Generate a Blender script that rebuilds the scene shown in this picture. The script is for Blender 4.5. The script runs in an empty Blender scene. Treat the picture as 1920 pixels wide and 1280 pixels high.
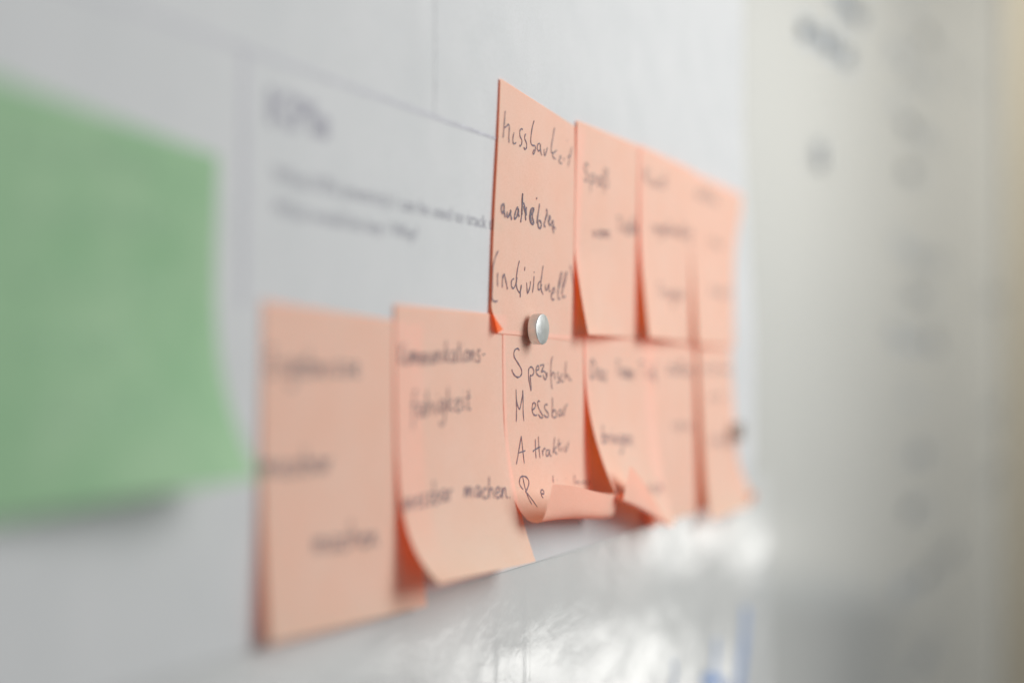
import bpy, math, random
import numpy as np
from mathutils import Vector, noise
R = math.radians
rng = random.Random(7)
S = bpy.context.scene

# ------------------------------------------------------------------ camera
DIST = 0.182            # camera to the poster surface, metres
ANG = R(22.0)           # view axis against the board
FOC = 2933.0            # 55 mm on a 36 mm sensor, in pixels of a 1920 wide frame
HX, HY = 960.0, 702.0   # principal column, horizon row
CAMP = np.array([0.0, -DIST, 1.5])
AX = np.array([math.cos(ANG), math.sin(ANG), 0.0])
RT = np.array([math.sin(ANG), -math.cos(ANG), 0.0])
cam_d = bpy.data.cameras.new('camera'); cam = bpy.data.objects.new('camera', cam_d)
S.collection.objects.link(cam); S.camera = cam
cam.location = CAMP
cam.rotation_euler = (R(90), 0, ANG - R(90))
cam_d.lens = 55; cam_d.sensor_width = 36; cam_d.clip_start = 0.01; cam_d.clip_end = 60
cam_d.shift_y = (HY - 640) / 1920
cam_d.dof.use_dof = True; cam_d.dof.focus_distance = 0.492; cam_d.dof.aperture_fstop = 3.0
cam_d.dof.aperture_blades = 0

# ------------------------------------------------------------------ world and lamps
W = bpy.data.worlds.new('World'); S.world = W; W.use_nodes = True
bg = W.node_tree.nodes['Background']; bg.inputs[0].default_value = (0.93, 0.97, 1.0, 1); bg.inputs[1].default_value = 0.26
S.view_settings.view_transform = 'Standard'; S.view_settings.look = 'None'
S.view_settings.exposure = 0.50; S.view_settings.gamma = 1.0
S.render.engine = 'CYCLES'
S.cycles.use_denoising = True
S.cycles.max_bounces = 10; S.cycles.diffuse_bounces = 6; S.cycles.transmission_bounces = 8
S.cycles.sample_clamp_indirect = 6

def area(name, loc, aim, sx, sy, power, col=(1, 1, 1), spread=180):
    l = bpy.data.lights.new(name, 'AREA'); l.shape = 'RECTANGLE'; l.size = sx; l.size_y = sy
    l.energy = power; l.color = col; l.spread = R(spread)
    o = bpy.data.objects.new(name, l); S.collection.objects.link(o); o.location = loc
    o.rotation_euler = (Vector(aim) - Vector(loc)).to_track_quat('-Z', 'Y').to_euler(); return o

def ray(px, py): return AX + RT * ((px - HX) / FOC) + np.array([0, 0, 1.0]) * ((HY - py) / FOC)
def mirrored(px, py, z):
    """the place in the room whose mirror image in the board is seen at this pixel, z metres deep"""
    p = CAMP + ray(px, py) * z; p[1] = -p[1]; return p

area('window_light', (0.78, -0.67, 1.82), (0.52, 0, 1.43), 0.6, 0.6, 4.3, (1.0, 0.985, 0.97), 150)
area('added_wall_fill', (3.0, -.75, 2.75), (4.2, -.3, 1.2), 0.6, 0.6, 14, (1, .98, .94), 150)  # added unseen fill lamp, brightens the end wall mirrored in the board
# two low window panes, seen mirrored in the glossy film under the poster
for (px, py, w, h, e) in ((1285, 1010, 0.25, 0.10, .018), (1050, 1262, 0.50, 0.13, .065), (600, 1255, 0.36, 0.05, .012)):
    p = mirrored(px, py, 3.2)
    area('window_pane_light', p, (0.55, 0, 1.45), w, h, e * 7.0, (1.0, 0.985, 0.95))

# ------------------------------------------------------------------ helpers
def at(px, py, d=0.0):
    r = ray(px, py); z = (DIST - d) / r[1]; p = CAMP + r * z; return p
def project(P):
    v = P - CAMP; z = v @ AX
    return np.stack([HX + FOC * (v @ RT) / z, HY - FOC * v[..., 2] / z], -1)

def tag(o, label=None, cat=None, group=None, kind=None):
    for k, v in (('label', label), ('category', cat), ('group', group), ('kind', kind)):
        if v: o[k] = v
    return o
def link(name, me, mat=None, parent=None, loc=None, smooth=True):
    o = bpy.data.objects.new(name, me); S.collection.objects.link(o)
    if mat: me.materials.append(mat)
    if smooth: me.polygons.foreach_set('use_smooth', [True] * len(me.polygons))
    if loc is not None: o.location = loc
    if parent: o.parent = parent
    return o
def mesh(name, V, F):
    me = bpy.data.meshes.new(name); me.from_pydata([tuple(map(float, v)) for v in V], [], F); me.update(); return me
def grid_mesh(name, P):
    n, m = P.shape[:2]
    F = [(j * m + i, (j + 1) * m + i, (j + 1) * m + i + 1, j * m + i + 1) for j in range(n - 1) for i in range(m - 1)]
    return mesh(name, P.reshape(-1, 3), F)
def box_vf(lo, hi, bev=0.0):
    import bmesh
    bm = bmesh.new(); bmesh.ops.create_cube(bm, size=1)
    for v in bm.verts:
        for k in range(3): v.co[k] = lo[k] + (v.co[k] + .5) * (hi[k] - lo[k])
    if bev: bmesh.ops.bevel(bm, geom=bm.edges[:], offset=bev, segments=2, affect='EDGES')
    return bm
def box(name, lo, hi, mat, parent=None, bev=0.0, loc=None):
    bm = box_vf(lo, hi, bev); me = bpy.data.meshes.new(name); bm.to_mesh(me); bm.free()
    return link(name, me, mat, parent, loc, smooth=False)

# ------------------------------------------------------------------ materials
def new_mat(name):
    m = bpy.data.materials.new(name); m.use_nodes = True; nt = m.node_tree
    return m, nt, nt.nodes, nt.links, nt.nodes['Principled BSDF']
def lin(c): return tuple(((v / 255) / 12.92 if v <= 10 else (((v / 255) + .055) / 1.055) ** 2.4) for v in c)
def coords(N, L, scale=(1, 1, 1)):
    tc = N.new('ShaderNodeTexCoord'); mp = N.new('ShaderNodeMapping'); mp.inputs['Scale'].default_value = scale
    L.new(tc.outputs['Object'], mp.inputs[0]); return mp.outputs[0]
def nz(N, L, vec, scale, detail=3, rough=.55):
    t = N.new('ShaderNodeTexNoise'); t.inputs['Scale'].default_value = scale; t.inputs['Detail'].default_value = detail
    t.inputs['Roughness'].default_value = rough; L.new(vec, t.inputs['Vector']); return t.outputs['Fac']
def ramp(N, L, fac, a, b, p0=.3, p1=.7):
    r = N.new('ShaderNodeValToRGB'); r.color_ramp.elements[0].position = p0; r.color_ramp.elements[1].position = p1
    r.color_ramp.elements[0].color = (*a, 1); r.color_ramp.elements[1].color = (*b, 1); L.new(fac, r.inputs[0]); return r.outputs[0]
def bump(N, L, h, strength, dist):
    b = N.new('ShaderNodeBump'); b.inputs['Strength'].default_value = strength; b.inputs['Distance'].default_value = dist
    L.new(h, b.inputs['Height']); return b.outputs[0]

def paper_mat(name, c1, c2, trans, tw, rough=.75, grain=1.0):
    m, nt, N, L, P = new_mat(name)
    v = coords(N, L)
    big = nz(N, L, v, 45, 3); fine = nz(N, L, v, 1500, 4, .75); mid = nz(N, L, v, 700, 2)
    col = ramp(N, L, big, c1, c2)
    mul = N.new('ShaderNodeMix'); mul.data_type = 'RGBA'; mul.blend_type = 'MULTIPLY'; mul.inputs[0].default_value = .75 * grain
    g = ramp(N, L, fine, (.88, .87, .86), (1, 1, 1), .35, .6); L.new(col, mul.inputs[6]); L.new(g, mul.inputs[7])
    L.new(mul.outputs[2], P.inputs['Base Color']); P.inputs['Roughness'].default_value = rough
    P.inputs['Specular IOR Level'].default_value = .15
    add = N.new('ShaderNodeMath'); L.new(fine, add.inputs[0]); L.new(mid, add.inputs[1])
    b = bump(N, L, add.outputs[0], .35 * grain, .00006); L.new(b, P.inputs['Normal'])
    if tw > 0:
        tr = N.new('ShaderNodeBsdfTranslucent'); tr.inputs[0].default_value = (*trans, 1)
        mx = N.new('ShaderNodeMixShader'); mx.inputs[0].default_value = tw
        L.new(P.outputs[0], mx.inputs[1]); L.new(tr.outputs[0], mx.inputs[2])
        L.new(mx.outputs[0], N['Material Output'].inputs['Surface'])
    return m
M = {}
M['peach'] = paper_mat('peach_paper', (1, .81, .63), (1, .87, .70), (1.0, .13, .013), .48)
M['green'] = paper_mat('green_paper', (.27, .46, .27), (.36, .53, .34), (.2, .6, .2), .12)
M['poster'] = paper_mat('poster_paper', (.505, .52, .525), (.54, .55, .555), (.7, .7, .7), .0, .6, .8)

def ink(name, col, rough=.5, spec=.15):
    m, nt, N, L, P = new_mat(name); v = coords(N, L)
    f = nz(N, L, v, 1500, 3); c = ramp(N, L, f, tuple(x * .8 for x in col), tuple(min(1, x * 1.6 + .02) for x in col))
    L.new(c, P.inputs['Base Color']); P.inputs['Roughness'].default_value = rough; P.inputs['Specular IOR Level'].default_value = spec; return m
M['pen'] = ink('ballpoint_ink', (.125, .10, .12))
M['print'] = ink('printed_ink', (.27, .27, .30))
M['soft_line'] = ink('faint_printed_rule', (.44, .445, .455))
M['line'] = ink('printed_rule', (.36, .36, .39))
M['blue'] = ink('blue_marker_ink', (.17, .25, .42), .5, .2)
M['greenpen'] = ink('pen_on_green', (.21, .35, .21))
M['faint'] = ink('faded_marker_ink', (.33, .39, .47), .14, .5)

def film_mat():
    m, nt, N, L, P = new_mat('clear_film_over_board')
    v = coords(N, L)
    P.inputs['Base Color'].default_value = (.48, .49, .485, 1)
    P.inputs['Roughness'].default_value = .16
    P.inputs['IOR'].default_value = 1.5
    v1 = coords(N, L, (.5, 1, .8)); a = nz(N, L, v1, 50, 4, .55)
    v2 = coords(N, L, (.45, 1, .8)); b_ = nz(N, L, v2, 260, 4, .6)
    m1 = N.new('ShaderNodeMath'); m1.operation = 'MULTIPLY'; m1.inputs[1].default_value = 5.0; L.new(a, m1.inputs[0])
    m2 = N.new('ShaderNodeMath'); L.new(m1.outputs[0], m2.inputs[0]); L.new(b_, m2.inputs[1])
    L.new(bump(N, L, m2.outputs[0], .15, .0004), P.inputs['Normal'])
    r = ramp(N, L, nz(N, L, v, 25, 2), (.09,) * 3, (.19,) * 3); L.new(r, P.inputs['Roughness'])
    return m
M['film'] = film_mat()
def board_mat():
    m, nt, N, L, P = new_mat('whiteboard_enamel'); v = coords(N, L, (1, 1, 1))
    c = ramp(N, L, nz(N, L, v, 3, 4), (.43, .44, .425), (.48, .485, .468)); L.new(c, P.inputs['Base Color'])
    P.inputs['Roughness'].default_value = .13; P.inputs['IOR'].default_value = 1.45
    L.new(bump(N, L, nz(N, L, v, 9, 2), .08, .002), P.inputs['Normal']); return m
M['board'] = board_mat()
def metal_mat():
    m, nt, N, L, P = new_mat('nickel_plating'); v = coords(N, L)
    P.inputs['Metallic'].default_value = 1; P.inputs['Base Color'].default_value = (.70, .72, .71, 1)
    r = ramp(N, L, nz(N, L, v, 500, 4), (.27,) * 3, (.34,) * 3); L.new(r, P.inputs['Roughness'])
    L.new(bump(N, L, nz(N, L, v, 2200, 3), 0.08, .00002), P.inputs['Normal']); return m
M['nickel'] = metal_mat()
def plain(name, c1, c2, scale, rough=.6, metal=0):
    m, nt, N, L, P = new_mat(name); v = coords(N, L); L.new(ramp(N, L, nz(N, L, v, scale, 4), c1, c2), P.inputs['Base Color'])
    P.inputs['Roughness'].default_value = rough; P.inputs['Metallic'].default_value = metal; return m
M['wall'] = plain('beige_plaster', (.72, .71, .65), (.77, .76, .70), 6)
M['wood'] = plain('light_wood', (.34, .28, .20), (.42, .35, .26), 9)
M['alu'] = plain('brushed_aluminium', (.5, .5, .48), (.6, .6, .58), 40, .4, .7)
M['dark'] = plain('blue_grey_laminate', (.10, .13, .15), (.13, .16, .18), 5)
M['grey'] = plain('grey_plastic', (.44, .45, .45), (.5, .51, .51), 60, .5)

# ------------------------------------------------------------------ whiteboard, wall, film
BX1 = at(1893, 600)[0]
board = bpy.data.objects.new('whiteboard', None); S.collection.objects.link(board); board.location = (1.2, 0.006, 0.6)
tag(board, 'long glossy whiteboard behind the poster, faded blue handwriting towards its right end', 'whiteboard')
bl = np.array(board.location)
def B(p): return np.array(p) - bl
box('board_surface', B((-0.8, 0.006, 0.55)), B((BX1, 0.022, 2.45)), M['board'], board)
box('frame', B((BX1 + .0005, 0.004, 0.53)), B((BX1 + .028, 0.026, 2.47)), M['wood'], board, .002)
box('frame', B((-0.8, -0.006, 0.53)), B((BX1, 0.026, 0.5495)), M['alu'], board, .002)
box('frame', B((-0.8, -0.006, 2.4505)), B((BX1, 0.026, 2.47)), M['alu'], board, .002)
tag(box('wall', (-1.2, 0.05, 0.0), (4.4, 0.15, 2.9), plain('warm_beige_plaster', (.40, .35, .26), (.46, .41, .31), 6)), 'pale beige plastered wall behind the board', kind='structure')
tag(box('end_wall', (4.4, -2.6, 0.0), (4.5, 0.15, 2.9), M['wall']), 'beige wall at the far end of the room', kind='structure')

# clear film, wrinkled: real relief plus fine ripples
def film_d(u, v):
    w = 0.0007 * noise.noise(Vector((u * 8, 0, v * 12 + 3))) + 0.0003 * noise.noise(Vector((u * 22, 1, v * 40)))
    w += 0.0001 * noise.noise(Vector((u * 60, 5, v * 110)))
    for uc in (0.4405, 0.4640):          # two upright creases
        w += 0.00015 * (1 + noise.noise(Vector((uc * 90, 0, v * 30)))) * math.exp(-((u - uc) / .0025) ** 2)
    return w * min(1, max(.15, (VB - v) / .03))
VB = at(1007, 1052)[2]
us = np.linspace(0.16, 0.815, 330); vs = np.linspace(1.45, 1.16, 150)
FP = np.array([[(u, 0.0005 - film_d(u, v), v) for u in us] for v in vs])
FO = np.array([0.48, 0.003, 1.3])
film = link('plastic_film', grid_mesh('plastic_film', FP - FO), M['film'], None, FO)
tag(film, 'shiny rippled plastic film on the board below the poster, catching bright window reflections', 'plastic film')

# ------------------------------------------------------------------ poster
VB = at(1007, 1052)[2]; UR = at(1393, 600)[0]
CR = [at(778, 100)[0], at(1182, 100)[0]]
def poster_d(u, v):
    w = 0.0
    for uc, h, s in ((CR[0], .0010, .0040), (CR[1], .0005, .004)):
        w += h * math.exp(-abs((u - uc) / s) ** 1.3) * min(1, max(0, (v - 1.575) / .03))
    t = max(0.0, (u - (UR - .07)) / .07); w += 0.006 * t * t * min(1, max(0, (1.62 - v) / .1)) * min(1, max(0, (v - VB + .04) / .06))
    w += 0.0021 * math.exp(-((v - 1.59) / .034) ** 2) * math.exp(-((u - .52) / .12) ** 2)
    w += 0.0004 * noise.noise(Vector((u * 7, 2, v * 5))) * min(1, max(0, (v - VB) / .04))
    return w
pu = np.linspace(-0.16, UR, 260); pv = np.linspace(2.02, VB, 150)
PO = np.array([0.3, 0.0, VB])
PP = np.array([[(u, -poster_d(u, v), v) for u in pu] for v in pv])
poster = link('poster', grid_mesh('poster', PP - PO), M['poster'], None, PO)
sm = poster.modifiers.new('thickness', 'SOLIDIFY'); sm.thickness = .0002; sm.offset = -1
es = poster.modifiers.new('crisp_edge', 'EDGE_SPLIT'); es.split_angle = R(40)
tag(poster, 'large white paper poster with a printed KPIs heading, pinned under the notes', 'poster')
def on_poster(u, v, h=.00012): return np.array((u, -poster_d(u, v) - h, v)) - PO
def strip(name, pts, w, mat, f, parent):
    V = []; F = []
    pts = [np.array(p, float) for p in pts]
    for i, p in enumerate(pts):
        a = pts[max(i - 1, 0)]; b = pts[min(i + 1, len(pts) - 1)]; t = b - a; t /= (np.linalg.norm(t) + 1e-12)
        n = np.array((-t[1], t[0])) * w / 2
        V += [f(*(p + n)), f(*(p - n))]
        if i: F.append((2 * i - 2, 2 * i - 1, 2 * i + 1, 2 * i))
    return link(name, mesh(name, V, F), mat, parent)
v_line = at(860, 237)[2]
strip('printed_line', [(u, v_line) for u in np.linspace(-.1, .46, 90)], .0009, M['line'], on_poster, poster)
u1 = at(812, 100)[0]; strip('printed_line', [(u1, v) for v in np.linspace(v_line + .0005, 1.95, 40)], .0005, M['soft_line'], on_poster, poster)
u2 = at(458, 300)[0]; strip('printed_line', [(u2, v) for v in np.linspace(v_line - .0005, 1.515, 40)], .0022, M['line'], on_poster, poster)
def poster_text(name, body, px, py, px1, h_px, bold=0.0):
    p = at(px, py); z = (p - CAMP) @ AX; size = h_px * z / FOC
    c = bpy.data.curves.new(name, 'FONT'); c.body = body; c.size = 1; c.offset = bold; c.resolution_u = 3
    o = bpy.data.objects.new(name, c); S.collection.objects.link(o); bpy.context.view_layer.update()
    me = bpy.data.meshes.new_from_object(o); bpy.data.objects.remove(o)
    xs = [v.co.x for v in me.vertices]; wd = at(px1, py)[0] - p[0]; sx = wd / (max(xs) - min(xs)); x0 = min(xs)
    sy = size / .7
    for v in me.vertices:
        q = on_poster(p[0] + (v.co.x - x0) * sx, p[2] + v.co.y * sy); v.co = Vector(q)
    return link(name, me, M['print'], poster, smooth=False)
poster_text('heading_text', 'KPIs', 502, 228, 618, 64, .035)
poster_text('body_text', 'What KPIs (metrics) / can be used to track the', 512, 340, 937, 31)
poster_text('body_text', 'What would be key / Why?', 512, 402, 782, 31)

# ------------------------------------------------------------------ sticky notes
MM = .001
class Note:
    """a sheet bent about horizontal lines: phi(l) tables for the left and right edge, plus folded corners"""
    def __init__(s, px, py, d0, left, right, rot=0.0, W=76, H=76, folds=(), wob=1.0, seed=0, cut=0.0):
        s.cut = cut
        g = at(px, py, .001); s.o = at(px, py, d0 * MM + poster_d(g[0], g[2])); s.W, s.H = W * MM, H * MM; s.rot = R(rot); s.folds = folds
        s.wob = wob; s.seed = seed
        n = 400; l = np.linspace(0, s.H * 1.02, n); dl = l[1] - l[0]; s.dl = dl
        def integ(tab):
            ph = np.radians(np.interp(l * 1000, [a for a, b in tab], [b for a, b in tab]))
            k = np.ones(9) / 9; ph = np.convolve(np.pad(ph, 4, mode='edge'), k, 'valid')
            v = np.concatenate([[0], np.cumsum(np.cos(ph[:-1]) * dl)]); d = np.concatenate([[0], np.cumsum(np.sin(ph[:-1]) * dl)])
            return v, d, ph
        s.L = integ(left); s.Rt = integ(right)
    def flat(s, p, q, h):
        p = np.asarray(p, float); q = np.asarray(q, float); h = np.asarray(h, float) + 0 * p
        for (ax_, ay_, bx_, by_, rad, ang) in s.folds:   # line a->b, the corner on its left side is folded over
            a = np.array((ax_, ay_)) * MM; b = np.array((bx_, by_)) * MM; t = (b - a) / np.linalg.norm(b - a)
            n = np.array((-t[1], t[0]))
            dist = (p - a[0]) * n[0] + (q - a[1]) * n[1]; along = (p - a[0]) * t[0] + (q - a[1]) * t[1]
            r = rad * MM; A = R(ang); m = dist > 0
            th = np.clip(dist / r, 0, A); ext = np.maximum(dist - A * r, 0)
            nd = (r) * np.sin(th) + ext * math.cos(A); nh = r * (1 - np.cos(th)) + ext * math.sin(A)
            nd += -h * np.sin(th); nh += h * np.cos(th)
            p2 = a[0] + t[0] * along + n[0] * nd; q2 = a[1] + t[1] * along + n[1] * nd
            p = np.where(m, p2, p); q = np.where(m, q2, q); h = np.where(m, nh, h)
        return p, q, h
    def pos(s, p, q, h=0.0):
        q = np.asarray(q, float) * (1 - s.cut * np.clip(np.asarray(p, float) / s.W, 0, 1))
        p, q, h = s.flat(p, q, h)
        i = q / s.dl
        x = np.arange(len(s.L[0]))
        f = lambda T: np.where(i < 0, i * s.dl if T is s.L[0] or T is s.Rt[0] else T[0], np.interp(i, x, T))
        w = np.clip(p / s.W, 0, 1); w = w * w * (3 - 2 * w) * .5 + w * .5
        v = f(s.L[0]) * (1 - w) + f(s.Rt[0]) * w; d = f(s.L[1]) * (1 - w) + f(s.Rt[1]) * w
        ph = f(s.L[2]) * (1 - w) + f(s.Rt[2]) * w
        qq = np.clip(q / s.H, 0, 1)
        d = d + s.wob * MM * qq * (.5 * np.sin(p / s.W * 5 + s.seed) * .5 + .35 * np.sin(q / s.H * 7 + s.seed * 2 + p / s.W * 2)) * .6
        v = v - h * np.sin(ph) * 1.0; d = d + h * np.cos(ph)
        c, sn = math.cos(s.rot), math.sin(s.rot)
        U = s.o[0] + p * c - v * sn; Z = s.o[2] - p * sn - v * c
        return np.stack([U, s.o[1] - d, Z], -1)
    def inv(s, pts, q0=None):
        pts = np.asarray(pts, float); n = len(pts)
        g = np.array([[a, b] for a in np.linspace(.02, .98, 15) for b in np.linspace(.02, .98, 25)]) * (s.W, s.H)
        if q0: g = g[(g[:, 1] < q0[1] * MM) & (g[:, 1] > q0[0] * MM)]
        G = project(s.pos(g[:, 0], g[:, 1]))
        out = np.array([g[np.argmin(((G - x) ** 2).sum(1))] for x in pts])
        e = 1e-5
        for _ in range(12):
            P0 = project(s.pos(out[:, 0], out[:, 1])); P1 = project(s.pos(out[:, 0] + e, out[:, 1])); P2 = project(s.pos(out[:, 0], out[:, 1] + e))
            A = (P1 - P0) / e; Bq = (P2 - P0) / e; r = pts - P0
            det = A[:, 0] * Bq[:, 1] - A[:, 1] * Bq[:, 0]; det = np.where(abs(det) < 1e-3, 1e9, det)
            st = np.stack([(r[:, 0] * Bq[:, 1] - r[:, 1] * Bq[:, 0]) / det, (A[:, 0] * r[:, 1] - A[:, 1] * r[:, 0]) / det], -1)
            out = out + np.clip(st, -.004, .004)
        return np.clip(out, .0003, (s.W - .0003, s.H - .0003))
    def build(s, mat, label, cat='sticky note', group=None, n=84):
        p, q = np.meshgrid(np.linspace(0, s.W, n), np.linspace(0, s.H, n))
        P = s.pos(p, q); s.org = s.o.copy()
        s.ob = link('sticky_note', grid_mesh('sticky_note', P - s.org), mat, None, s.org)
        tag(s.ob, label, cat, group); return s

def catmull(pts, step=None, sub=6):
    pts = [np.array(p, float) for p in pts]
    if len(pts) < 3:
        return [pts[0] * (1 - t) + pts[-1] * t for t in np.linspace(0, 1, 6)]
    E = [2 * pts[0] - pts[1]] + pts + [2 * pts[-1] - pts[-2]]; out = []
    for i in range(1, len(E) - 2):
        a, b, c, d = E[i - 1:i + 3]
        for t in np.linspace(0, 1, sub, endpoint=False):
            out.append(.5 * (2 * b + (c - a) * t + (2 * a - 5 * b + 4 * c - d) * t * t + (3 * b - a - 3 * c + d) * t ** 3))
    out.append(pts[-1]); return out

def ribbons(name, strokes, width, note, mat, q0=None, lift=.13):
    """pen strokes, given where they are seen, laid on the bent paper"""
    V = []; F = []
    for st in strokes:
        c = note.inv(np.array(catmull(st)), q0)
        keep = [0]
        for i in range(1, len(c)):
            if np.linalg.norm(c[i] - c[keep[-1]]) > 8e-5: keep.append(i)
        c = c[keep]
        if len(c) < 2: continue
        n = len(c); t = np.gradient(c, axis=0); t /= (np.linalg.norm(t, axis=1)[:, None] + 1e-12)
        nn = np.stack([-t[:, 1], t[:, 0]], -1)
        wv = width * MM / 2 * (1 + .22 * np.sin(np.arange(n) * .7 + rng.random() * 6)); wv[0] *= .5; wv[-1] *= .45
        a = c + nn * wv[:, None]; b = c - nn * wv[:, None]
        A = note.pos(a[:, 0], a[:, 1], lift * MM) - note.org; Bp = note.pos(b[:, 0], b[:, 1], lift * MM) - note.org
        k = len(V)
        for i in range(n):
            V += [A[i], Bp[i]]
            if i: F.append((k + 2 * i - 2, k + 2 * i - 1, k + 2 * i + 1, k + 2 * i))
    return link(name, mesh(name, V, F), mat, note.ob, smooth=False)

# a small cursive hand: x right, y up, x-height 1
GL = {
 'a': (.95, [[(.8, .85), (.45, 1), (.1, .6), (.2, .1), (.5, .1), (.8, .8), (.8, .15), (1, 0)]]),
 'b': (.85, [[(.15, 2), (.12, 1), (.1, .05), (.5, 0), (.8, .4), (.6, .9), (.15, .6)]]),
 'c': (.75, [[(.7, .85), (.4, 1), (.1, .5), (.3, .02), (.75, .15)]]),
 'd': (.95, [[(.75, .85), (.4, .95), (.1, .45), (.35, 0), (.75, .5), (.85, 2.0), (.8, .8), (.95, 0)]]),
 'e': (.75, [[(.1, .45), (.6, .65), (.5, 1), (.15, .75), (.15, .2), (.45, 0), (.8, .25)]]),
 'f': (.65, [[(.75, 1.9), (.45, 2), (.35, 1.2), (.3, 0), (.25, -.9)], [(.05, .95), (.7, 1.0)]]),
 'g': (.9, [[(.75, .9), (.35, 1), (.1, .5), (.35, .05), (.75, .8), (.75, -.5), (.45, -1), (.1, -.7)]]),
 'h': (.9, [[(.15, 2), (.12, 1), (.1, 0), (.3, .8), (.6, .95), (.75, .5), (.85, 0)]]),
 'i': (.4, [[(.2, 1), (.15, .4), (.35, 0)], [(.25, 1.45), (.3, 1.55)]]),
 'j': (.4, [[(.2, 1), (.2, -.6), (-.1, -.9)], [(.25, 1.45), (.3, 1.55)]]),
 'k': (.85, [[(.15, 2), (.12, 1), (.1, 0)], [(.7, 1), (.2, .5), (.8, 0)]]),
 'l': (.5, [[(.1, .2), (.4, 1.7), (.25, 2), (.15, 1), (.2, .1), (.5, .1)]]),
 'm': (1.4, [[(.1, 1), (.1, 0), (.3, .85), (.5, .85), (.6, 0), (.8, .85), (1.05, .85), (1.1, .2), (1.3, 0)]]),
 'n': (.95, [[(.1, 1), (.1, 0), (.35, .85), (.6, .85), (.7, .2), (.95, 0)]]),
 'o': (.85, [[(.5, 1), (.12, .6), (.3, 0), (.7, .3), (.6, .9), (.45, 1), (.85, .8)]]),
 'p': (.85, [[(.15, 1), (.12, 0), (.1, -1)], [(.12, .7), (.45, 1), (.75, .6), (.5, .1), (.15, .15)]]),
 'r': (.65, [[(.1, 1), (.12, 0), (.2, .7), (.6, .95)]]),
 's': (.65, [[(.6, .9), (.3, 1), (.2, .65), (.5, .35), (.4, 0), (.05, .1)]]),
 't': (.55, [[(.3, 1.7), (.25, .6), (.3, .05), (.55, .1)], [(.05, 1.05), (.55, 1.1)]]),
 'u': (.95, [[(.1, 1), (.12, .2), (.4, .05), (.65, .9), (.68, .15), (.95, 0)]]),
 'v': (.75, [[(.1, 1), (.35, 0), (.7, 1)]]),
 'w': (1.1, [[(.1, 1), (.3, 0), (.55, .8), (.75, 0), (1.05, 1)]]),
 'z': (.75, [[(.1, .95), (.65, .95), (.1, .02), (.7, .05)]]),
 'ä': (.95, [[(.8, .85), (.45, 1), (.1, .6), (.2, .1), (.5, .1), (.8, .8), (.8, .15), (1, 0)], [(.3, 1.4), (.3, 1.5)], [(.6, 1.4), (.6, 1.5)]]),
 'ß': (.8, [[(.1, -.8), (.15, 1.5), (.45, 2), (.65, 1.5), (.35, 1.1), (.7, .6), (.55, 0), (.3, .1)]]),
 'D': (1.1, [[(.2, 1.9), (.15, 0), (.7, .1), (1, 1), (.6, 1.8), (.1, 1.85)]]),
 'E': (.9, [[(.8, 1.8), (.3, 1.9), (.15, 1.5), (.45, 1.05), (.1, .6), (.2, .05), (.85, .1)]]),
 'K': (1.0, [[(.2, 1.9), (.15, 0)], [(.9, 1.9), (.2, .9), (.95, 0)]]),
 'P': (.9, [[(.2, 1.9), (.15, 0)], [(.1, 1.8), (.7, 1.8), (.8, 1.2), (.2, .9)]]),
 'S': (.9, [[(.8, 1.6), (.5, 1.95), (.2, 1.5), (.7, .6), (.5, .0), (.1, .2)]]),
 'T': (1.0, [[(.5, 1.85), (.45, 0)], [(.05, 1.85), (1.0, 1.9)]]),
 'F': (.9, [[(.2, 1.9), (.15, 0)], [(.15, 1.85), (.85, 1.9)], [(.15, 1.0), (.65, 1.05)]]),
 'M': (1.3, [[(.15, 0), (.2, 1.9), (.6, .7), (1.0, 1.9), (1.1, 0)]]),
 'R': (1.0, [[(.2, 0), (.2, 1.9), (.8, 1.6), (.2, 1.0), (.9, 0)]]),
 '-': (.8, [[(.15, .5), (.65, .5)]]), '.': (.4, [[(.1, .05), (.2, 0)]]), ' ': (.7, []),
}
def script(text, x0, y0, x1, y1, h, slant=0.0):
    """strokes for a word whose baseline runs from (x0,y0) to (x1,y1), x-height h"""
    tot = sum(GL[c][0] for c in text) + .12 * len(text); x = 0; out = []
    for ch in text:
        w, sts = GL[ch]
        jy = rng.uniform(-.08, .08)
        for st in sts:
            out.append([(x0 + (x1 - x0) * ((x + a + slant * b) / tot), y0 + (y1 - y0) * ((x + a) / tot) - h * (b + jy + rng.uniform(-.05, .05))) for a, b in st])
        x += w + .12
    return out
def crop(strokes, ox, oy, sc): return [[(ox + x / sc, oy + y / sc) for x, y in st] for st in strokes]

GU = 'peach notes in the upper row'; GD = 'peach notes in the lower row'
def L_(t): return 'peach square sticky note ' + t
NA = Note(493, 563, .3, [(0, 0), (30, 1), (50, 3), (76, 6)], [(0, 0), (45, 1), (60, 4), (76, 8)], rot=2.0, seed=1, W=83).build(M['peach'], L_('at the left end of the lower row, touching the green note'), group=GD)
NB = Note(741, 570, .5, [(0, 0), (34, 1), (48, 6), (60, 20), (76, 52)], [(0, 0), (26, 1), (45, 9), (60, 16), (76, 19)], rot=.2, seed=2).build(M['peach'], L_('second from left in the lower row, lower left corner lifting'), group=GD)
NC = Note(943, 618, .8, [(0, 0), (18, 1), (30, 3), (44, 7), (52, 24), (58, 42), (62, 85), (65, 150), (67, 165), (76, 166)],
          [(0, 0), (30, 1), (50, 4), (57, 14), (62.5, 33), (65.5, 85), (68.5, 152), (70, 168), (76, 168)], rot=.2, seed=3, wob=.5, W=78).build(M['peach'], L_('below the sharp magnet, listing Spezifisch Messbar Attraktiv, bottom rolled up'), group=GD, n=110)
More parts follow.
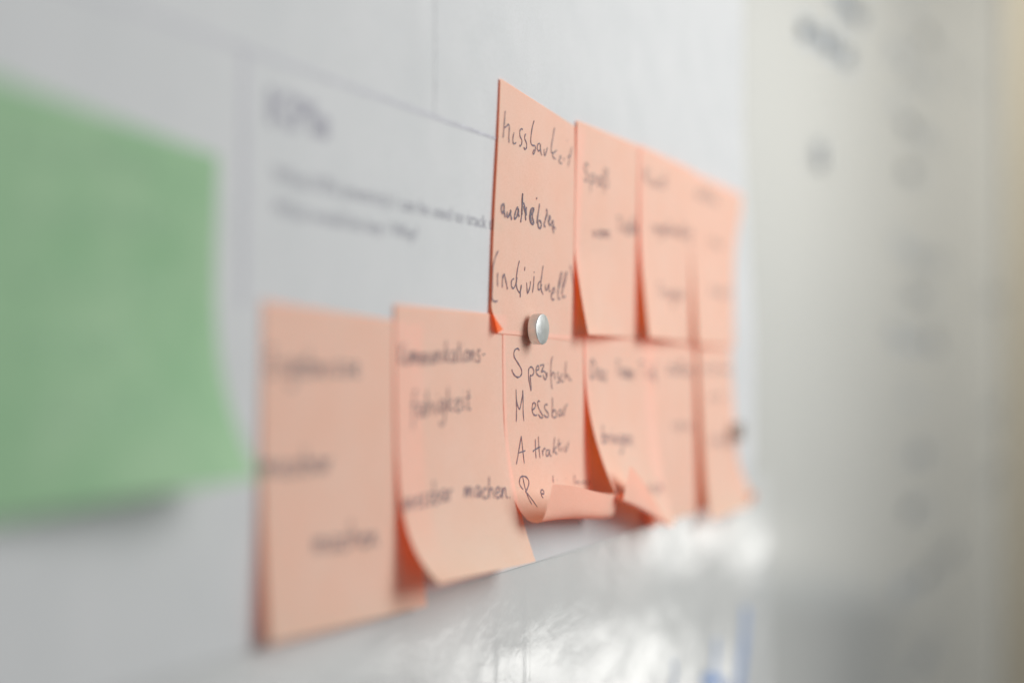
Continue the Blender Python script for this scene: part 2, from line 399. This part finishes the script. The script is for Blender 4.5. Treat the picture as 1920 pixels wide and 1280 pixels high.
ND = Note(1096, 628, 1.1, [(0, 0), (12, 2), (25, 10), (40, 18), (55, 25), (76, 27)], [(0, 1), (30, 2), (50, 9), (76, 20)], rot=0.0, seed=4, wob=0, H=74, W=84,
          folds=((-2, 58.5, 80, 75.5, .9, 152),)).build(M['peach'], L_('right of the rolled note, lower left corner folded over'), group=GD, n=120)
NE = Note(1205, 634, .5, [(0, 0), (15, 1), (76, 2)], [(0, 0), (50, 1), (76, 1)], H=74, rot=0, seed=5, wob=0).build(M['peach'], L_('overlapping the right part of the note with folded corner'), group=GD)
NF = Note(1309, 648, 1.7, [(0, 1), (20, 3), (50, 4), (66, 7), (76, 14)], [(0, 0), (50, 2), (70, 10), (76, 16)], rot=0, seed=6, wob=.4, W=83,
          folds=((73, 77, 84, 67, 1.0, 120),)).build(M['peach'], L_('held by the far magnet at the poster edge, lower row'), group=GD)
N1 = Note(938, 147, .55, [(0, 0), (10, -.4), (30, -1.8), (50, -.8), (76, 1)], [(0, 0), (10, -.3), (30, -1.4), (50, -.8), (76, 0)], rot=4.0, seed=7, wob=.0, cut=.058, H=77,
          folds=((-.8, 67, 7, 77.6, 3.0, 62),)).build(M['peach'], L_('highest of all, reading Messbarkeit austreiben (individuell)'), group=GU, n=110)
N2 = Note(1082, 226, .65, [(0, -1.5), (42, -1.5), (47, 8), (66, 11), (76, 13)], [(0, -1.5), (76, -1)], rot=-.8, seed=8, wob=.3, H=73.5).build(M['peach'], L_('second of the upper row, reading Spaß, orange wedge beside it'), group=GU)
N3 = Note(1200, 272, 1.1, [(0, 0), (10, -1), (30, 1), (50, 6), (76, 7)], [(0, -1.5), (76, 0)], rot=.3, seed=9, wob=.3, H=74).build(M['peach'], L_('third of the upper row, lifted slightly at its left edge'), group=GU)
N4 = Note(1298, 322, 1.2, [(0, -1), (25, 0), (40, 3), (76, 4)], [(0, -1), (76, 1)], rot=.2, seed=10, wob=.3, H=74, W=90).build(M['peach'], L_('rightmost of the upper row, at the poster edge'), group=GU)
NG = Note(-62, 126, 1.6, [(0, 0), (30, 0), (75, 3)], [(0, 0), (25, 1), (40, 10), (54, 22), (75, 40)], rot=3.8, H=76, seed=11, wob=.6, cut=.085).build(M['green'], 'green square sticky note at the far left, very close and blurred')

# --- handwriting, traced stroke by stroke where it can be read
P_ = lambda st: crop(st, 900, 130, 5.118)
Q_ = lambda st: crop(st, 900, 360, 4.573)
R_ = lambda st: crop(st, 920, 640, 6.4)
S_ = lambda st: crop(st, 920, 820, 5.333)
w1 = P_([[(240,400),(235,470),(228,560),(220,660)], [(232,560),(250,550),(272,530),(280,560),(276,630),(276,708)],
 [(325,605),(316,650),(314,695),(325,716),(345,705)], [(408,580),(395,572),(382,590),(382,640),(400,680),(398,715),(385,738),(378,725)],
 [(440,620),(430,635),(428,670),(445,710),(445,750),(432,770),(418,750)], [(518,492),(500,560),(488,640),(486,700),(500,730),(525,735),(530,770),(515,812),(505,800),(520,770)],
 [(572,712),(552,722),(548,760),(560,785),(575,770),(578,720),(580,780),(592,832)], [(612,765),(615,815),(625,825),(645,750)],
 [(715,558),(700,640),(685,730),(682,790),(695,805)], [(735,775),(715,795),(695,812),(705,850),(725,862)],
 [(762,840),(772,835),(772,850),(758,870),(762,895),(785,905)], [(803,850),(805,880)], [(833,682),(837,692)], [(880,745),(862,830),(845,935)], [(840,845),(870,825)]])
w2 = Q_([[(205,105),(188,110),(180,150),(190,180),(203,150),(206,115),(207,180),(216,220)], [(232,165),(230,205),(240,215),(255,180),(262,160),(262,200),(272,240)],
 [(325,130),(310,150),(300,185),(292,220),(305,225),(322,190),(326,145),(330,190),(335,215)], [(363,10),(360,60),(358,130),(355,200),(347,262)], [(366,12),(363,60),(361,130),(357,200)], [(355,110),(375,100),(385,150),(388,210),(392,245)],
 [(372,120),(395,200),(393,150),(400,130)], [(420,205),(450,180),(460,150),(445,140),(430,170),(425,220),(435,265),(460,275)], [(440,150),(432,200),(440,260)], [(455,150),(448,210),(462,270)],
 [(483,48),(486,64)], [(510,100),(498,180),(485,270)], [(492,250),(500,300),(515,310),(525,280),(515,250),(500,245)], [(565,150),(575,170),(565,220),(548,280),(560,300)], [(555,235),(572,190)],
 [(580,255),(600,230),(598,205),(588,230),(590,270),(605,290)], [(605,290),(620,250),(628,270),(622,310),(632,355)], [(628,290),(645,320)]])
w3 = Q_([[(155,503),(130,560),(105,660),(90,780),(90,870),(105,925),(130,938),(150,932)], [(150,690),(148,740),(150,810)], [(195,710),(190,770),(190,820)], [(195,745),(205,705),(215,740),(228,800),(234,835)],
 [(290,740),(270,760),(268,805),(285,825),(305,790),(318,730)], [(337,588),(322,650),(310,740),(312,810),(335,860),(350,830),(352,800),(345,850),(343,905)], [(384,640),(380,675)],
 [(398,775),(402,830),(406,868),(425,820),(432,765)], [(462,720),(458,790),(448,865)], [(461,682),(463,692)], [(515,760),(498,790),(497,830),(512,835),(528,790)], [(540,630),(530,700),(520,780),(525,840),(540,880)],
 [(560,790),(560,830),(572,840),(585,800),(590,790),(592,840),(600,855)], [(615,880),(635,850),(635,820),(620,840),(610,890),(620,925),(635,915)],
 [(660,870),(690,760),(700,690),(685,720),(670,830),(670,910),(690,915)], [(695,870),(730,760),(742,690),(725,720),(705,830),(708,900),(735,890)], [(770,625),(785,700),(798,800),(804,900),(804,1020)]])
ribbons('handwritten_word', w1, .50, N1, M['pen']); ribbons('handwritten_word', w2, .78, N1, M['pen']); ribbons('handwritten_word', w3, .55, N1, M['pen'])
c1 = R_([[(338,112),(335,92),(318,84),(295,95),(278,130),(280,180),(310,235),(345,290),(368,340),(370,385),(350,418),(322,428),(290,410),(262,370),(252,332)],
 [(455,320),(452,400),(462,490),(482,585),(480,500),(472,420),(478,410)], [(455,330),(475,305),(500,315),(515,350),(512,385),(490,410),(470,405)], [(545,350),(575,330),(570,295),(552,300),(543,340),(550,385),(580,415),(605,415)],
 [(590,290),(620,278),(635,290),(620,330),(605,365),(635,355),(660,380),(665,420),(655,458),(640,440),(625,400)], [(682,262),(684,274)], [(678,370),(675,400),(672,430)],
 [(742,175),(725,240),(718,340),(722,450),(735,575)], [(728,420),(745,370),(760,380)], [(765,375),(765,420),(770,455)], [(810,370),(800,385),(808,430),(825,460),(815,490),(790,490)],
 [(860,385),(845,400),(840,440),(850,480),(875,475)], [(903,235),(895,330),(888,460)], [(890,440),(910,400),(925,410),(940,450),(965,470)]])
c2 = R_([[(302,570),(306,700),(308,830),(306,965)], [(304,680),(318,750),(335,800),(350,800),(365,730),(380,640),(384,580)], [(384,580),(387,700),(388,850),(397,955)],
 [(500,820),(530,790),(535,750),(515,732),(500,760),(495,820),(510,870),(535,885),(555,880)], [(590,720),(575,712),(562,730),(568,780),(600,850),(620,885),(615,915),(590,905),(570,870)],
 [(680,765),(665,752),(645,770),(650,810),(680,850),(692,885),(680,908),(650,895),(635,875)], [(738,670),(738,780),(735,910)], [(740,860),(760,820),(785,850),(785,900),(765,912),(742,900)],
 [(840,810),(820,830),(815,880),(835,890),(850,850),(852,820),(855,870),(870,890)], [(885,790),(880,890)], [(882,840),(895,780),(918,752)]])
c3 = S_([[(255,268),(275,160),(304,-18)], [(304,-18),(318,110),(335,262)], [(270,155),(345,130)], [(444,15),(446,110),(452,208)], [(475,-14),(480,90),(492,210)], [(420,140),(440,120),(495,90)],
 [(515,125),(522,185)], [(518,150),(530,110),(545,112)], [(575,120),(558,130),(552,170),(568,185),(582,150),(585,120),(590,170),(605,188)], [(638,-4),(630,80),(622,160)], [(660,90),(640,110),(632,125),(650,155),(665,160)],
 [(678,10),(680,80),(688,145)], [(665,70),(700,60)], [(710,90),(712,140)], [(712,28),(714,36)], [(740,80),(745,140),(760,110),(778,40)]])
c4 = S_([[(325,520),(295,480),(286,440),(295,400),(320,385),(355,395),(378,430),(378,470),(360,520),(345,540)], [(318,390),(335,470),(360,560),(385,620),(410,668)], [(345,540),(375,570),(420,630),(465,695)],
 [(495,545),(510,560),(530,560),(525,530),(510,520),(500,540),(508,580),(525,605)]])
c5 = crop(*((lambda q: (q, 920, 817, 5.333))([[(620,395),(622,440),(628,465)], [(664,436),(666,446)], [(750,426),(752,436)], [(835,385),(835,440),(838,485)], [(850,470),(875,455),(890,485)], [(915,480),(930,450),(945,485)], [(960,490),(975,445),(985,485)]])))
ribbons('handwritten_word', c1, .50, NC, M['pen'], (0, 50)); ribbons('handwritten_word', c2, .50, NC, M['pen'], (0, 55))
ribbons('handwritten_word', c3, .50, NC, M['pen'], (0, 56)); ribbons('handwritten_word', c4, .50, NC, M['pen'], (30, 60)); ribbons('handwritten_word', c5, .55, NC, M['pen'], (30, 60))

def write(note, text, x0, y0, x1, y1, h, w=.6, q0=None):
    ribbons('handwritten_word', script(text, x0, y0, x1, y1, h), w * .78, note, M['pen'], q0)
write(NB, 'Kommunikations-', 748, 684, 912, 676, 22, .6)
write(NB, 'fähigkeit', 770, 782, 884, 768, 24, .65)
write(NB, 'messbar', 757, 958, 850, 935, 22, .7)
write(NB, 'machen.', 870, 932, 960, 932, 20, .7)
write(NA, 'Ergebnisse', 500, 702, 676, 706, 26, .75)
write(NA, 'messbar', 490, 892, 625, 882, 24, .8)
write(NA, 'machen', 588, 1036, 712, 1020, 26, .8)
write(N2, 'Spaß', 1093, 340, 1142, 352, 17, .7)
write(N2, 'vom', 1110, 444, 1146, 446, 14, .7); write(N2, 'Titeln', 1156, 436, 1198, 440, 16, .7)
write(N3, 'Kud', 1206, 342, 1250, 356, 16, .7); write(N3, 'regelmäßig', 1222, 434, 1298, 446, 12, .7); write(N3, 'Tragen', 1232, 556, 1284, 562, 14, .7)
write(N4, 'alle', 1304, 368, 1346, 384, 11, .7); write(N4, 'vor', 1326, 454, 1356, 470, 10, .7); write(N4, 'Ort', 1332, 548, 1374, 556, 10, .7) if 'O' in GL else write(N4, 'zeit', 1332, 550, 1374, 558, 10, .7)
write(ND, 'Das', 1106, 708, 1138, 714, 18, .75); write(ND, 'Team', 1154, 706, 1190, 710, 16, .7); write(ND, 'Ziel' if 'Z' in GL else 'Tief', 1196, 706, 1240, 710, 16, .7)
write(ND, 'bringen', 1128, 830, 1188, 834, 17, .75); write(ND, 'zu', 1153, 925, 1172, 925, 13, .6, (10, 60)); write(ND, 'sich', 1214, 922, 1246, 926, 13, .7)
write(NE, 'stellen', 1250, 700, 1302, 704, 13, .7); write(NE, 'vorn', 1260, 804, 1300, 806, 12, .7)
write(NF, 'machen', 1316, 696, 1372, 698, 9, .6); write(NF, 'wir', 1328, 748, 1360, 750, 11, .7); write(NF, 'das', 1330, 832, 1366, 834, 12, .7)
for (t, a, b, c, d, h) in (('Kunden', 20, 290, 300, 330, 34), ('brauchen', 30, 415, 330, 430, 34), ('kurze', 20, 540, 310, 550, 34), ('wege', 20, 660, 250, 655, 34), ('direkt', 60, 800, 330, 780, 34)):
    ribbons('handwritten_word', script(t, a, b, c, d, h), .8, NG, M['greenpen'])

# ------------------------------------------------------------------ magnets
def magnet(px, py, d, rad, th, label, tilt=(0, 0)):
    import bmesh
    prof = [(0, th), (rad - .35, th), (rad - .12, th - .05), (rad, th - .3), (rad, .25), (rad - .15, .0), (0, 0)]
    bm = bmesh.new(); n = 96; rings = []
    for r, z in prof:
        if r == 0: rings.append([bm.verts.new((0, -z * MM, 0))])
        else: rings.append([bm.verts.new((r * MM * math.cos(2 * math.pi * k / n), -z * MM, r * MM * math.sin(2 * math.pi * k / n))) for k in range(n)])
    for a, b in zip(rings, rings[1:]):
        for k in range(n):
            k2 = (k + 1) % n
            if len(a) == 1: bm.faces.new((a[0], b[k], b[k2]))
            elif len(b) == 1: bm.faces.new((a[k], b[0], a[k2]))
            else: bm.faces.new((a[k], b[k], b[k2], a[k2]))
    bmesh.ops.recalc_face_normals(bm, faces=bm.faces)
    me = bpy.data.meshes.new('magnet'); bm.to_mesh(me); bm.free()
    o = link('magnet', me, M['nickel'], None, at(px, py, d * MM)); me.shade_smooth() if hasattr(me, 'shade_smooth') else None
    try: me.set_sharp_from_angle(angle=R(28))
    except Exception: pass
    o.rotation_euler = (R(tilt[0]), 0, R(tilt[1]))
    return tag(o, label, 'magnet', 'small disc magnets')
magnet(1001, 617, 2.6, 4.9, 3.2, 'round silver disc magnet in sharp focus between the upper and lower notes', (1, -4))
magnet(1378, 808, 4.6, 4.8, 4.0, 'blurred small disc magnet on the far right note at the poster edge')

# ------------------------------------------------------------------ writing on the whiteboard
def board_pt(px, py):
    p = at(px, py, -.012); p[1] = .012 - .0004; return p - bl
def board_strokes(name, sts, w, mat):
    V = []; F = []
    for st in sts:
        pts = [at(x, y, -.0057) for x, y in catmull(st)]; pts = [np.array((p[0], p[2])) for p in pts]; k = len(V)
        for i, p in enumerate(pts):
            a = pts[max(i - 1, 0)]; b = pts[min(i + 1, len(pts) - 1)]; t = b - a; t /= (np.linalg.norm(t) + 1e-12); nn = np.array((-t[1], t[0])) * w / 2
            for q in (p + nn, p - nn): V.append(np.array((q[0], .0057, q[1])) - bl)
            if i: F.append((k + 2 * i - 2, k + 2 * i - 1, k + 2 * i + 1, k + 2 * i))
    return link(name, mesh(name, V, F), mat, board, smooth=False)
for (t, a, b, c, d, h) in (('Ziele', 1500, 62, 1600, 130, 26), ('Idee', 1560, 0, 1620, 50, 22), ('Plan', 1672, 118, 1768, 190, 22), ('Team', 1672, 228, 1768, 290, 22), ('er', 1695, 325, 1735, 352, 18),
        ('Markt', 1680, 480, 1775, 512, 20), ('ist', 1695, 556, 1752, 575, 18), ('Kunde', 1672, 645, 1762, 655, 22), ('n', 1700, 752, 1722, 752, 18), ('neu', 1700, 868, 1750, 848, 18), ('zu', 1700, 970, 1745, 945, 18),
        ('Preise', 1680, 1140, 1800, 1030, 20), ('mehr', 1710, 1270, 1765, 1200, 18), ('Test', 1840, 560, 1885, 575, 12), ('alt', 1850, 790, 1885, 770, 12), ('Termin', 1700, 40, 1850, 200, 20), ('los', 1845, 920, 1880, 880, 12)):
    if 'I' in t: t = t.replace('I', 'i')
    if 'Z' in t: t = t.replace('Z', 'z')
    board_strokes('marker_word', script(t, a, b, c, d, h), .009, M['faint'])
def film_strokes(sts, w):
    V = []; F = []
    for st in sts:
        pts = [at(x, y, -.0025) for x, y in catmull(st)]; pts = [np.array((p[0], p[2])) for p in pts]; k = len(V)
        for i, p in enumerate(pts):
            a = pts[max(i - 1, 0)]; b = pts[min(i + 1, len(pts) - 1)]; t = b - a; t /= (np.linalg.norm(t) + 1e-12); nn = np.array((-t[1], t[0])) * w / 2
            for q in (p + nn, p - nn): V.append(np.array((q[0], .0005 - film_d(*q) - .0004, q[1])) - FO)
            if i: F.append((k + 2 * i - 2, k + 2 * i - 1, k + 2 * i + 1, k + 2 * i))
    return link('marker_stroke', mesh('marker_stroke', V, F), M['blue'], film, smooth=False)
film_strokes([[(1388, 1135), (1386, 1180), (1378, 1240), (1372, 1300), (1370, 1330)], [(1392, 1140), (1388, 1200), (1380, 1300)]], .006)
film_strokes([[(1336, 1195), (1334, 1240), (1322, 1300)], [(1310, 1275), (1335, 1270), (1352, 1290)]], .005)
film_strokes([[(1255, 1235), (1258, 1262), (1252, 1290)]], .002)

# grey round magnet on the board, far right of the poster
o = magnet(1537, 291, -6.0, 9, 4, 'small grey round magnet alone on the bare whiteboard at the upper right'); o.data = o.data.copy(); o.data.materials.clear(); o.data.materials.append(M['grey']); o['group'] = 'magnets on bare board'
del o['group']
# cupboard in the room, seen only as a dull mirror image in the lower right of the board
a = mirrored(1395, 1105, 3.0); b = mirrored(1632, 1105, 3.0)
cb = bpy.data.objects.new('cupboard', None); S.collection.objects.link(cb); cb.location = ((a[0] + b[0]) / 2, (a[1] + b[1]) / 2, 0)
cb.rotation_euler = (0, 0, math.atan2(b[1] - a[1], b[0] - a[0]))
wd = np.linalg.norm((b - a)[:2])
tag(cb, 'blue grey low cupboard seen as a dull reflection at the lower right of the board', 'cupboard')
box('carcass', (-wd / 2, -.2, .06), (wd / 2, .2, a[2]), M['dark'], cb, .004)
box('plinth', (-wd / 2 + .02, -.18, 0), (wd / 2 - .02, .18, .06), M['dark'], cb)
tag(box('floor', (-3, -6, -.05), (6, .6, -.002), plain('grey_carpet', (.16, .16, .16), (.2, .2, .2), 20, .9)), kind='structure')
